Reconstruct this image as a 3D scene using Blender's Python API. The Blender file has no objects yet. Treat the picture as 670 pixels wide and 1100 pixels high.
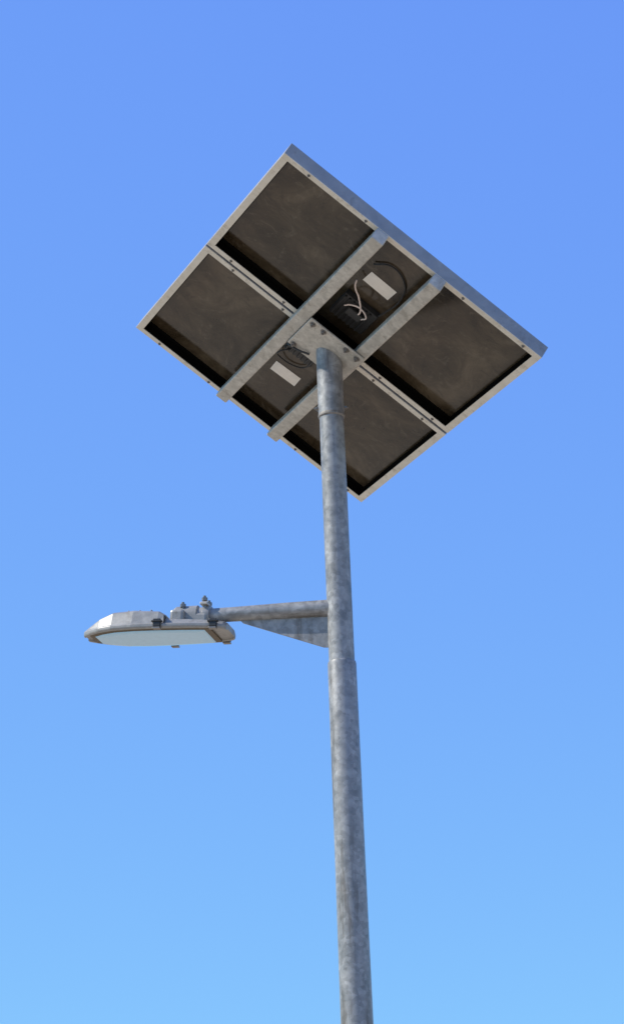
import bpy, bmesh, math, random
from mathutils import Vector, Matrix
random.seed(4)
S=bpy.context.scene
# ---------------------------------------------------------------- materials
def nt(name):
    m=bpy.data.materials.new(name); m.use_nodes=True
    n=m.node_tree.nodes; l=m.node_tree.links
    return m,n,l,n['Principled BSDF']
def ramp(n,stops):
    r=n.new('ShaderNodeValToRGB'); e=r.color_ramp.elements
    while len(e)<len(stops): e.new(.5)
    for i,(p,c) in enumerate(stops): e[i].position=p; e[i].color=(*c,1)
    return r
def metal(name,c1,c2,met=.35,rough=.5,scale=30,bump=.08,stain=None,sth=.56,span=.15,ov=.06):
    m,n,l,b=nt(name)
    tc=n.new('ShaderNodeTexCoord')
    no=n.new('ShaderNodeTexNoise'); no.inputs['Scale'].default_value=scale; no.inputs['Detail'].default_value=8; no.inputs['Roughness'].default_value=.6
    l.new(tc.outputs['Object'],no.inputs['Vector'])
    r=ramp(n,[(.30,c1),(.70,c2)]); l.new(no.outputs['Fac'],r.inputs['Fac'])
    vo=n.new('ShaderNodeTexVoronoi'); vo.inputs['Scale'].default_value=scale*3.2; l.new(tc.outputs['Object'],vo.inputs['Vector'])
    sp=n.new('ShaderNodeSeparateColor'); l.new(vo.outputs['Color'],sp.inputs['Color'])
    mx=n.new('ShaderNodeMixRGB'); mx.blend_type='OVERLAY'; mx.inputs['Fac'].default_value=ov
    l.new(r.outputs['Color'],mx.inputs['Color1']); l.new(sp.outputs[0],mx.inputs['Color2'])
    out=mx.outputs['Color']
    if stain:
        mp=n.new('ShaderNodeMapping'); mp.inputs['Scale'].default_value=(1,1,span); l.new(tc.outputs['Object'],mp.inputs['Vector'])
        n2=n.new('ShaderNodeTexNoise'); n2.inputs['Scale'].default_value=18; n2.inputs['Detail'].default_value=9; n2.inputs['Roughness'].default_value=.7
        l.new(mp.outputs['Vector'],n2.inputs['Vector'])
        r2=ramp(n,[(sth,(0,0,0)),(sth+.16,(1,1,1))]); l.new(n2.outputs['Fac'],r2.inputs['Fac'])
        m2=n.new('ShaderNodeMixRGB'); l.new(r2.outputs['Color'],m2.inputs['Fac']); l.new(out,m2.inputs['Color1']); m2.inputs['Color2'].default_value=(*stain,1)
        n4=n.new('ShaderNodeTexNoise'); n4.inputs['Scale'].default_value=9; n4.inputs['Detail'].default_value=12; n4.inputs['Roughness'].default_value=.8
        l.new(tc.outputs['Object'],n4.inputs['Vector'])
        r4=ramp(n,[(.62,(0,0,0)),(.70,(.55,)*3)]); l.new(n4.outputs['Fac'],r4.inputs['Fac'])
        m4=n.new('ShaderNodeMixRGB'); l.new(r4.outputs['Color'],m4.inputs['Fac']); l.new(m2.outputs['Color'],m4.inputs['Color1']); m4.inputs['Color2'].default_value=(*[min(1,x*1.45) for x in c2],1)
        out=m4.outputs['Color']
    l.new(out,b.inputs['Base Color'])
    b.inputs['Metallic'].default_value=met
    rr=ramp(n,[(.3,(rough-.08,)*3),(.7,(rough+.1,)*3)]); l.new(no.outputs['Fac'],rr.inputs['Fac']); l.new(rr.outputs['Color'],b.inputs['Roughness'])
    bp=n.new('ShaderNodeBump'); bp.inputs['Strength'].default_value=bump; bp.inputs['Distance'].default_value=.003
    l.new(no.outputs['Fac'],bp.inputs['Height']); l.new(bp.outputs['Normal'],b.inputs['Normal'])
    return m
M_pole=metal('galvanised_pole',(.195,.192,.188),(.355,.352,.345),.2,.44,22,.15,stain=(.12,.10,.08),sth=.53,span=.12,ov=.18)
M_galv=metal('galvanised_steel',(.40,.375,.325),(.56,.525,.465),.2,.5,26,.10,stain=(.24,.205,.16),ov=.12)
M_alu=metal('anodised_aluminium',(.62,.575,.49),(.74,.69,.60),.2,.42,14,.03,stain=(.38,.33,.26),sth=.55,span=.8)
M_web=metal('shaded_side_aluminium',(.26,.26,.26),(.34,.34,.335),.35,.42,10,.02,stain=(.21,.20,.185),span=.8)  # frame aluminium again, darkened to paint in the shade on the frame sides
M_cast=metal('cast_housing',(.255,.245,.225),(.335,.325,.305),.1,.42,36,.06,stain=(.16,.135,.11),sth=.54,span=.6)
M_weld=metal('weld_bead',(.16,.14,.12),(.30,.28,.26),.3,.6,90,.5)
def simple(name,c,rough=.5,met=0,spec=.5,var=.12):
    m,n,l,b=nt(name)
    tc=n.new('ShaderNodeTexCoord'); no=n.new('ShaderNodeTexNoise'); no.inputs['Scale'].default_value=60; no.inputs['Detail'].default_value=5
    l.new(tc.outputs['Object'],no.inputs['Vector'])
    r=ramp(n,[(.3,tuple(x*(1-var) for x in c)),(.7,tuple(min(1,x*(1+var)) for x in c))]); l.new(no.outputs['Fac'],r.inputs['Fac'])
    l.new(r.outputs['Color'],b.inputs['Base Color']); b.inputs['Roughness'].default_value=rough; b.inputs['Metallic'].default_value=met
    b.inputs['Specular IOR Level'].default_value=spec
    return m
M_black=simple('black_plastic',(.02,.02,.02),.45)
M_shade=simple('painted_frame_shade',(.004,.0035,.003),.8,0,.05)  # near-black colour that paints shade inside the frame edges
M_label=simple('paper_label',(.90,.86,.78),.6,var=.04)
M_wire=simple('pale_cable',(.78,.66,.60),.5)
M_bolt=simple('steel_bolt',(.24,.22,.20),.4,.6)
M_conc=simple('footing_concrete',(.36,.34,.31),.85)
M_glass=simple('lamp_glass',(.42,.68,.88),.08,0,.6,var=.04)
M_gasket=simple('lens_gasket',(.12,.09,.055),.6)
M_cell=simple('solar_cell_front',(.01,.015,.05),.08,0,.6)
# backsheet
M_back,n,l,b=nt('panel_backsheet')
tc=n.new('ShaderNodeTexCoord')
no=n.new('ShaderNodeTexNoise'); no.inputs['Scale'].default_value=3.6; no.inputs['Detail'].default_value=10; no.inputs['Roughness'].default_value=.66; no.inputs['Distortion'].default_value=1.0
l.new(tc.outputs['Object'],no.inputs['Vector'])
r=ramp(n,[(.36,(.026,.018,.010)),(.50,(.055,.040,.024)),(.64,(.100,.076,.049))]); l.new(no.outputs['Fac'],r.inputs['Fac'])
n2=n.new('ShaderNodeTexNoise'); n2.inputs['Scale'].default_value=7; n2.inputs['Detail'].default_value=14; n2.inputs['Roughness'].default_value=.8; n2.inputs['Distortion'].default_value=3
l.new(tc.outputs['Object'],n2.inputs['Vector'])
r2=ramp(n,[(.54,(0,0,0)),(.64,(1,1,1))]); l.new(n2.outputs['Fac'],r2.inputs['Fac'])
mu=n.new('ShaderNodeMath'); mu.operation='MULTIPLY'; mu.inputs[1].default_value=.24; l.new(r2.outputs['Color'],mu.inputs[0])
mx=n.new('ShaderNodeMixRGB'); l.new(mu.outputs[0],mx.inputs['Fac']); l.new(r.outputs['Color'],mx.inputs['Color1']); mx.inputs['Color2'].default_value=(.24,.205,.155,1)
r5=ramp(n,[(.38,(1,1,1)),(.46,(0,0,0))]); l.new(n2.outputs['Fac'],r5.inputs['Fac'])
mu5=n.new('ShaderNodeMath'); mu5.operation='MULTIPLY'; mu5.inputs[1].default_value=.6; l.new(r5.outputs['Color'],mu5.inputs[0])
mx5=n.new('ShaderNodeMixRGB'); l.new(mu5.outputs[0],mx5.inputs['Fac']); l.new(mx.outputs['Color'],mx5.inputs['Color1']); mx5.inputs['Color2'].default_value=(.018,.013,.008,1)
l.new(mx5.outputs['Color'],b.inputs['Base Color'])
rr=ramp(n,[(.3,(.08,)*3),(.7,(.20,)*3)]); l.new(no.outputs['Fac'],rr.inputs['Fac']); l.new(rr.outputs['Color'],b.inputs['Roughness'])
b.inputs['Specular IOR Level'].default_value=.4
# ground
M_ground,n,l,b=nt('dry_ground')
tc=n.new('ShaderNodeTexCoord')
no=n.new('ShaderNodeTexNoise'); no.inputs['Scale'].default_value=.35; no.inputs['Detail'].default_value=12; no.inputs['Roughness'].default_value=.7
l.new(tc.outputs['Object'],no.inputs['Vector'])
r=ramp(n,[(.3,(.36,.29,.20)),(.55,(.44,.365,.262)),(.75,(.52,.44,.33))]); l.new(no.outputs['Fac'],r.inputs['Fac'])
l.new(r.outputs['Color'],b.inputs['Base Color']); b.inputs['Roughness'].default_value=.95; b.inputs['Specular IOR Level'].default_value=.1
bp=n.new('ShaderNodeBump'); bp.inputs['Strength'].default_value=.4
n3=n.new('ShaderNodeTexNoise'); n3.inputs['Scale'].default_value=12; n3.inputs['Detail'].default_value=8; l.new(tc.outputs['Object'],n3.inputs['Vector'])
l.new(n3.outputs['Fac'],bp.inputs['Height']); l.new(bp.outputs['Normal'],b.inputs['Normal'])
# ---------------------------------------------------------------- helpers
def empty(name):
    e=bpy.data.objects.new(name,None); S.collection.objects.link(e); return e
def fin(name,bm,mat,par,M=None,bevel=0,smooth=False,seg=2):
    bmesh.ops.recalc_face_normals(bm,faces=bm.faces)
    me=bpy.data.meshes.new(name); bm.to_mesh(me); bm.free()
    if smooth:
        for f in me.polygons: f.use_smooth=True
    for m in (mat if isinstance(mat,list) else [mat]): me.materials.append(m)
    o=bpy.data.objects.new(name,me); S.collection.objects.link(o)
    if par: o.parent=par
    if M is not None: o.matrix_local=M
    if bevel:
        bv=o.modifiers.new('bevel','BEVEL'); bv.width=bevel; bv.segments=seg; bv.limit_method='ANGLE'; bv.angle_limit=math.radians(22)
    if smooth:
        es=o.modifiers.new('es','EDGE_SPLIT'); es.split_angle=math.radians(28)
    return o
def addbox(bm,x0,x1,y0,y1,z0,z1):
    v=[bm.verts.new((x,y,z)) for x in (x0,x1) for y in (y0,y1) for z in (z0,z1)]
    for q in ((0,1,3,2),(4,6,7,5),(0,4,5,1),(2,3,7,6),(0,2,6,4),(1,5,7,3)): bm.faces.new([v[i] for i in q])
def box(name,dims,mat,par,M=None,bevel=.002):
    bm=bmesh.new(); addbox(bm,*dims); return fin(name,bm,mat,par,M,bevel)
def lathe(name,prof,mat,par,M=None,seg=64):
    bm=bmesh.new(); rings=[]
    for r_,z in prof:
        rings.append([bm.verts.new((r_*math.cos(2*math.pi*i/seg),r_*math.sin(2*math.pi*i/seg),z)) for i in range(seg)])
    for a,b_ in zip(rings,rings[1:]):
        for i in range(seg): bm.faces.new((a[i],a[(i+1)%seg],b_[(i+1)%seg],b_[i]))
    bm.faces.new(rings[0]); bm.faces.new(rings[-1])
    return fin(name,bm,mat,par,M,smooth=True)
def along(p0,p1):
    p0=Vector(p0);p1=Vector(p1); d=(p1-p0); q=d.to_track_quat('Z','Y')
    return Matrix.Translation(p0)@q.to_matrix().to_4x4(), d.length
def bolt(name,p,axis,par,r_=.008,h=.008,M=None):
    q=Vector(axis).to_track_quat('Z','Y').to_matrix().to_4x4()
    bm=bmesh.new()
    bmesh.ops.create_cone(bm,cap_ends=True,segments=24,radius1=r_*1.5,radius2=r_*1.5,depth=.002,matrix=Matrix.Translation((0,0,.001)))
    bmesh.ops.create_cone(bm,cap_ends=True,segments=6,radius1=r_,radius2=r_,depth=h,matrix=Matrix.Translation((0,0,.002+h/2)))
    bmesh.ops.create_cone(bm,cap_ends=True,segments=12,radius1=r_*.5,radius2=r_*.5,depth=h*.8,matrix=Matrix.Translation((0,0,.002+h*1.3)))
    L=Matrix.Translation(Vector(p))@q
    return fin(name,bm,M_bolt,par,(M@L) if M is not None else L,.0006)
def tube(name,pts,r_,mat,par,M=None):
    cu=bpy.data.curves.new(name,'CURVE'); cu.dimensions='3D'; cu.bevel_depth=r_; cu.bevel_resolution=4; cu.resolution_u=10
    sp=cu.splines.new('BEZIER'); sp.bezier_points.add(len(pts)-1)
    for bpnt,p in zip(sp.bezier_points,pts): bpnt.co=p; bpnt.handle_left_type=bpnt.handle_right_type='AUTO'
    cu.materials.append(mat); o=bpy.data.objects.new(name,cu); S.collection.objects.link(o)
    if par:o.parent=par
    if M is not None:o.matrix_local=M
    return o
# ---------------------------------------------------------------- camera
F,pi_,ro,ya=2612.6059,.3503,.0384,-.0103
w=Vector((math.sin(ya)*math.cos(pi_),math.cos(ya)*math.cos(pi_),math.sin(pi_)))
r0=Vector((math.cos(ya),-math.sin(ya),0)); u0=r0.cross(w)
R_=math.cos(ro)*r0-math.sin(ro)*u0; U_=math.sin(ro)*r0+math.cos(ro)*u0
CP=Vector((0,-7.8,1.6))
cam=bpy.data.cameras.new('camera'); co=bpy.data.objects.new('camera',cam); S.collection.objects.link(co); S.camera=co
co.matrix_world=Matrix(((R_.x,U_.x,-w.x,CP.x),(R_.y,U_.y,-w.y,CP.y),(R_.z,U_.z,-w.z,CP.z),(0,0,0,1)))
cam.sensor_fit='VERTICAL'; cam.sensor_height=24; cam.lens=F*24/1100; cam.clip_end=20000; cam.clip_start=.05
# ---------------------------------------------------------------- panel frame
al,be=.4317,.5866
U=Vector((math.cos(al)*math.cos(be),math.sin(al)*math.cos(be),-math.sin(be)))
V=Vector((-math.sin(al),math.cos(al),0)); N=U.cross(V)
C=Vector((0,0,5.0914))
PM=Matrix(((U.x,V.x,N.x,C.x),(U.y,V.y,N.y,C.y),(U.z,V.z,N.z,C.z),(0,0,0,1)))
panel=empty('solar_panel'); panel.matrix_world=PM
W2=.538; VN,VF=-.694,.737; TH=.050; FL=.025
def module(tag,v0,v1):
    bm=bmesh.new()
    t=.0025
    addbox(bm,-W2,W2,v0,v0+FL,0,t); addbox(bm,-W2,W2,v1-FL,v1,0,t)
    addbox(bm,-W2,-W2+FL,v0+FL+.0005,v1-FL-.0005,0,t); addbox(bm,W2-FL,W2,v0+FL+.0005,v1-FL-.0005,0,t)
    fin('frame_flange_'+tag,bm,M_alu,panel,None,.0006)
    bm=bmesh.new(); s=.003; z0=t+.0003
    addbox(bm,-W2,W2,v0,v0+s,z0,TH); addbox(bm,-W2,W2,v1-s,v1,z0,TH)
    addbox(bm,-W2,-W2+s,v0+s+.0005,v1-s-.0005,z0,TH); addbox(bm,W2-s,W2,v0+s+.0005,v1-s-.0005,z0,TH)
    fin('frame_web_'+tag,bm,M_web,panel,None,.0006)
    bm=bmesh.new(); i0=s+.0006; i1=s+.0016  # thin dark strips added along the inner webs as painted shade
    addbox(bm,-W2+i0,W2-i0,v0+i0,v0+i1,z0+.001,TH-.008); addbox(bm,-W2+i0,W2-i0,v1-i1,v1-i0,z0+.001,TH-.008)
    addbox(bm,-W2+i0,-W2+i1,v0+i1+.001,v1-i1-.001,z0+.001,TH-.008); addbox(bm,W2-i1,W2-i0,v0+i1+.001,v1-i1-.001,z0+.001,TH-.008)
    a=i1+.0012; bwid=.024  # dark border added on the backsheet edge, widens the painted shade band
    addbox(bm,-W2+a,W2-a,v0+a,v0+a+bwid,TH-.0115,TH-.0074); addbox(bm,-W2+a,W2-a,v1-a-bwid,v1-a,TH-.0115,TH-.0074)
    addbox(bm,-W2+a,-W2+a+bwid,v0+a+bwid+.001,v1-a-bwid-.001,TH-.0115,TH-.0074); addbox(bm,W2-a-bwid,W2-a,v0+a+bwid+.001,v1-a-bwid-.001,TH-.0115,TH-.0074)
    fin('frame_shade_'+tag,bm,M_shade,panel)
    box('backsheet_'+tag,(-W2+s+.001,W2-s-.001,v0+s+.001,v1-s-.001,TH-.007,TH-.005),M_back,panel,None,0)
    box('cells_'+tag,(-W2+s+.001,W2-s-.001,v0+s+.001,v1-s-.001,TH-.0045,TH-.001),M_cell,panel,None,0)
    for u_ in (-.42,-.19,.23,.45):
        for v_ in (v0+FL*.5,v1-FL*.5):
            bolt('rivet_'+tag,(u_+random.uniform(-.02,.02),v_,-.0002),(0,0,-1),panel,.0036,.003)
module('a',VN,.002); module('b',.016,VF)
# beams
BD=.048; bw=.024
for i,u_ in enumerate((-.128,.112)):
    bm=bmesh.new(); v0,v1=VN-.004,VF-.045
    addbox(bm,u_-bw,u_+bw,v0,v1,-BD-.0015,-.0015)
    fin('beam_%d'%i,bm,M_galv,panel,None,.005,seg=3)
PZ=-.052
bm=bmesh.new(); addbox(bm,-.105,.128,-.125,.085,PZ-.008,PZ)
fin('mount_plate',bm,M_galv,panel,None,.003)
for i,(a_,b_) in enumerate(((-.085,-.105),(.108,-.105),(-.085,.065),(.108,.065),(-.04,-.108),(.06,-.108))):
    bolt('plate_bolt_%d'%i,(a_,b_,PZ-.008),(0,0,-1),panel,.008,.007)
# labels, junction boxes, cables
zb=TH-.0075
def label(nm,cu,cv,ang):
    bm=bmesh.new(); addbox(bm,-.055,.055,-.034,.034,zb-.0010,zb-.0002)
    fin(nm,bm,M_label,panel,Matrix.Translation((cu,cv,0))@Matrix.Rotation(math.radians(ang),4,'Z'))
label('label_1',-.002,-.385,2); label('label_2',-.012,.415,-3)
for i,(u_,v_,a_,c_) in enumerate(((.0,-.19,.070,.072),(-.03,.21,.06,.035))):
    bm=bmesh.new(); addbox(bm,u_-a_,u_+a_,v_-c_,v_+c_,zb-.024,zb-.001)
    for k in range(7): addbox(bm,u_-a_+.004+k*.0175,u_-a_+.012+k*.0175,v_-c_+.006,v_+c_-.006,zb-.032,zb-.0242)
    fin('junction_box_%d'%i,bm,M_black,panel,None,.003)
box('junction_box_lid',(-.03,.03,-.235,-.195,zb-.045,zb-.033),M_black,panel,None,.003)
tube('pale_cable_1',[(.0,-.2,.01),(.01,-.25,-.002),(-.03,-.31,.004),(-.065,-.34,.010),(-.075,-.36,.02)],.0030,M_wire,panel)
tube('pale_cable_2',[(.03,-.22,0),(.035,-.26,-.008),(.0,-.275,-.004),(-.03,-.26,-.004),(-.045,-.22,.005)],.0026,M_wire,panel)
tube('black_cable_1',[(.05,-.2,.02),(.075,-.30,.03),(.078,-.42,.037),(.04,-.50,.038),(-.02,-.52,.038),(-.07,-.47,.036)],.003,M_black,panel)
tube('black_cable_2',[(-.06,.18,.02),(-.07,.12,-.02),(-.10,.10,-.05),(-.06,.07,-.068),(-.02,.05,-.066)],.004,M_black,panel)
tube('black_cable_3',[(-.06,.22,.02),(-.09,.27,.01),(-.07,.33,.03),(0,.32,.035),(.03,.24,.025)],.0026,M_black,panel)
# ---------------------------------------------------------------- lamp post
lamp=empty('street_lamp')
lathe('pole_lower',[(.0585,.02),(.0535,2.2),(.0520,2.7),(.0492,3.3),(.0478,3.905),(.0462,3.912),(.0436,3.914)],M_pole,lamp)
lathe('pole_upper',[(.0430,3.9),(.0425,4.5),(.0420,4.83),(.0420,4.95)],M_pole,lamp)
bm=bmesh.new(); seg=64; a0=[];a1=[]
for i in range(seg):
    x=.0450*math.cos(2*math.pi*i/seg); y=.0450*math.sin(2*math.pi*i/seg)
    zt=C.z+((PZ-.0085)-(N.x*x+N.y*y))/N.z
    a0.append(bm.verts.new((x,y,4.80))); a1.append(bm.verts.new((x,y,zt)))
for i in range(seg): bm.faces.new((a0[i],a0[(i+1)%seg],a1[(i+1)%seg],a1[i]))
bm.faces.new(a0); bm.faces.new(a1)
fin('pole_sleeve',bm,M_pole,lamp,None,0,smooth=True)
lathe('sleeve_weld',[(.0425,4.792),(.046,4.796),(.0465,4.801),(.0452,4.806)],M_weld,lamp)
bolt('sleeve_bolt_1',(.0452,0,4.83),(1,-.2,0),lamp,.007,.007); bolt('sleeve_bolt_2',(-.0452,0,4.83),(-1,-.2,0),lamp,.007,.007)
box('footing',(-.3,.3,-.3,.3,-.2,.06),M_conc,lamp,None,.01)
box('base_plate',(-.17,.17,-.17,.17,.062,.08),M_galv,lamp,None,.003)
for i,(a_,b_) in enumerate(((1,1),(1,-1),(-1,1),(-1,-1))): bolt('anchor_%d'%i,(a_*.13,b_*.13,.08),(0,0,1),lamp,.016,.018)
# arm
q=math.radians(-12); D=Vector((-math.cos(q),-math.sin(q),0)); Z=Vector((0,0,1))
p0=D*.030+Z*4.105; p1=D*.545+Z*4.128
Mx,L=along(p0,p1)
lathe('arm',[(.0295,0),(.0285,.15),(.0250,.34),(.0235,L)],M_pole,lamp,Mx,48)
# gusset
AM=Matrix((( D.x,-D.y,0,0),(D.y,D.x,0,0),(0,0,1,0),(0,0,0,1)))
bm=bmesh.new(); pr=[(.040,4.083),(.345,4.094),(.335,4.084),(.06,3.970),(.040,3.968)]
f1=[bm.verts.new((a_,-.003,b_)) for a_,b_ in pr]; f2=[bm.verts.new((a_,.003,b_)) for a_,b_ in pr]
bm.faces.new(f1); bm.faces.new(f2)
for i in range(len(pr)): bm.faces.new((f1[i],f1[(i+1)%5],f2[(i+1)%5],f2[i]))
fin('gusset',bm,M_pole,lamp,AM,.001)
# ---------------------------------------------------------------- luminaire
tilt=math.radians(4)
LO=D*.372+Z*4.049
LM=Matrix.Translation(LO)@Matrix(((D.x,-D.y,0,0),(D.y,D.x,0,0),(0,0,1,0),(0,0,0,1)))@Matrix.Rotation(-tilt,4,'Y')
st=[(0.008,.058,.028),(.018,.072,.032),(.06,.090,.034),(.14,.099,.038),(.212,.104,.041),(.2165,.105,.054),(.240,.106,.068),(.33,.106,.074),(.405,.097,.071),(.455,.078,.055),(.495,.052,.035),(.520,.030,.020)]
bm=bmesh.new(); rings=[]
for x,hw,h in st:
    sec=[(-hw,0),(-hw-.004,.006),(-hw-.004,.016),(-hw*.96,.020),(-hw*.84,max(.0205,.90*h)),(-hw*.72,h),(hw*.72,h),(hw*.84,max(.0205,.90*h)),(hw*.96,.020),(hw+.004,.016),(hw+.004,.006),(hw,0),(hw-.014,.0),(hw-.016,.006),(-hw+.016,.006),(-hw+.014,.0)]
    rings.append([bm.verts.new((x,a_,b_)) for a_,b_ in sec])
k=len(rings[0])
for a,b_ in zip(rings,rings[1:]):
    for i in range(k): bm.faces.new((a[i],a[(i+1)%k],b_[(i+1)%k],b_[i]))
bm.faces.new(rings[0]); bm.faces.new(rings[-1])
fin('lamp_housing',bm,M_cast,lamp,LM,.002,smooth=False)
def outline(ins,x0,x1):
    pts=[(x,hw-ins) for x,hw,h in st if x0<=x<=x1]
    return [(x,-y) for x,y in pts]+[(x,y) for x,y in reversed(pts)]
def loft(name,levels,mat):
    bm=bmesh.new(); rr=[]
    for pts,z in levels: rr.append([bm.verts.new((x,y,z)) for x,y in pts])
    for a,b_ in zip(rr,rr[1:]):
        for i in range(len(a)): bm.faces.new((a[i],a[(i+1)%len(a)],b_[(i+1)%len(a)],b_[i]))
    bm.faces.new(rr[0]); bm.faces.new(rr[-1]); return fin(name,bm,mat,lamp,LM,.0008)
def scl(pts,s):
    cx=sum(p[0] for p in pts)/len(pts); return [(cx+(x-cx)*s,y*s) for x,y in pts]
o1=outline(.008,.05,.505)
loft('lens_gasket',[(o1,.0055),(o1,-.001),(scl(o1,.93),-.0025)],M_gasket)
loft('lamp_glass',[(scl(o1,.915),-.0027),(scl(o1,.89),-.006),(scl(o1,.76),-.008)],M_glass)
for i,x in enumerate((.27,.31,.35)):
    box('housing_rib_%d'%i,(x,x+.005,-.070,.070,.068,.077),M_cast,lamp,LM,.001)
box('housing_seam',(.2125,.2160,-.1075,.1075,.008,.045),M_black,lamp,LM,.001)
for i,(x,s) in enumerate(((.045,1),(.045,-1),(.235,1),(.235,-1))):
    hw=.087 if x<.1 else .108
    y0,y1=sorted((s*(hw-.004),s*(hw+.012)))
    bm=bmesh.new(); addbox(bm,x-.012,x+.014,y0,y1,.002,.030); addbox(bm,x-.018,x+.020,y0+.003*s,y1+.003*s,.019,.024)
    fin('latch_%d'%i,bm,M_black,lamp,LM,.002)
    box('latch_lip_%d'%i,(x-.012,x+.014,y0-.002,y1+.002,-.005,.0005),M_bolt,lamp,LM,.001)
# clamp
lathe('clamp_collar',[(.026,-.03),(.036,-.028),(.038,-.020),(.038,-.006),(.033,-.003),(.033,.012),(.040,.016),(.040,.090),(.034,.100),(.02,.104)],M_cast,lamp,along(D*.475+Z*4.1225,D*.6+Z*4.128)[0],48)
box('clamp_block',(.085,.20,-.040,.040,.033,.070),M_cast,lamp,LM,.008)
box('neck_shoulder',(.160,.2105,-.06,.06,.034,.080),M_cast,lamp,LM,.010)
for i,(x,y) in enumerate(((.096,.028),(.096,-.028),(.173,.028),(.173,-.028))):
    px=LM@Vector((x,y,.098))
    Mb,_=along(px,px+Z*.1)
    zt=.034 if x<.1 else .014
    lathe('clamp_stud_%d'%i,[(.005,-.05),(.005,zt)],M_bolt,lamp,Mb,16)
    lathe('clamp_nut_%d'%i,[(.010,zt-.018),(.010,zt-.007)],M_bolt,lamp,Mb,6)
box('clamp_saddle',(.084,.110,-.042,.042,.099,.108),M_galv,lamp,LM,.002)
# ---------------------------------------------------------------- ground
bm=bmesh.new(); bmesh.ops.create_circle(bm,cap_ends=True,segments=96,radius=6000); fin('ground',bm,M_ground,None)
# ---------------------------------------------------------------- light
sd=Vector((-.71,-.06,.70)).normalized(); el=math.asin(sd.z); az=math.atan2(sd.x,sd.y)
su=bpy.data.lights.new('sun','SUN'); su.energy=5.0; su.angle=math.radians(.5); su.color=(1,.95,.86)
so=bpy.data.objects.new('sun',su); S.collection.objects.link(so); so.matrix_world=Matrix.Translation((0,0,20))@sd.to_track_quat('Z','Y').to_matrix().to_4x4()
wd=bpy.data.worlds.new('World'); S.world=wd; wd.use_nodes=True; n=wd.node_tree.nodes; l=wd.node_tree.links
sk=n.new('ShaderNodeTexSky'); sk.sky_type='NISHITA'; sk.sun_disc=False; sk.sun_elevation=el; sk.sun_rotation=az; sk.altitude=0; sk.air_density=1; sk.dust_density=.3; sk.ozone_density=4
ss=n.new('ShaderNodeSeparateColor'); cc=n.new('ShaderNodeCombineColor'); l.new(sk.outputs[0],ss.inputs[0])
for i,(g,kk) in enumerate(((.475,.42),(.60,.86),(.11,1.03))):
    a=n.new('ShaderNodeMath'); a.operation='MULTIPLY'; a.inputs[1].default_value=.12; l.new(ss.outputs[i],a.inputs[0])
    p_=n.new('ShaderNodeMath'); p_.operation='POWER'; p_.inputs[1].default_value=g; l.new(a.outputs[0],p_.inputs[0])
    m_=n.new('ShaderNodeMath'); m_.operation='MULTIPLY'; m_.inputs[1].default_value=kk/.12; l.new(p_.outputs[0],m_.inputs[0])
    l.new(m_.outputs[0],cc.inputs[i])
l.new(cc.outputs[0],n['Background'].inputs[0]); n['Background'].inputs[1].default_value=.12
S.view_settings.view_transform='Standard'; S.view_settings.look='None'; S.view_settings.exposure=0
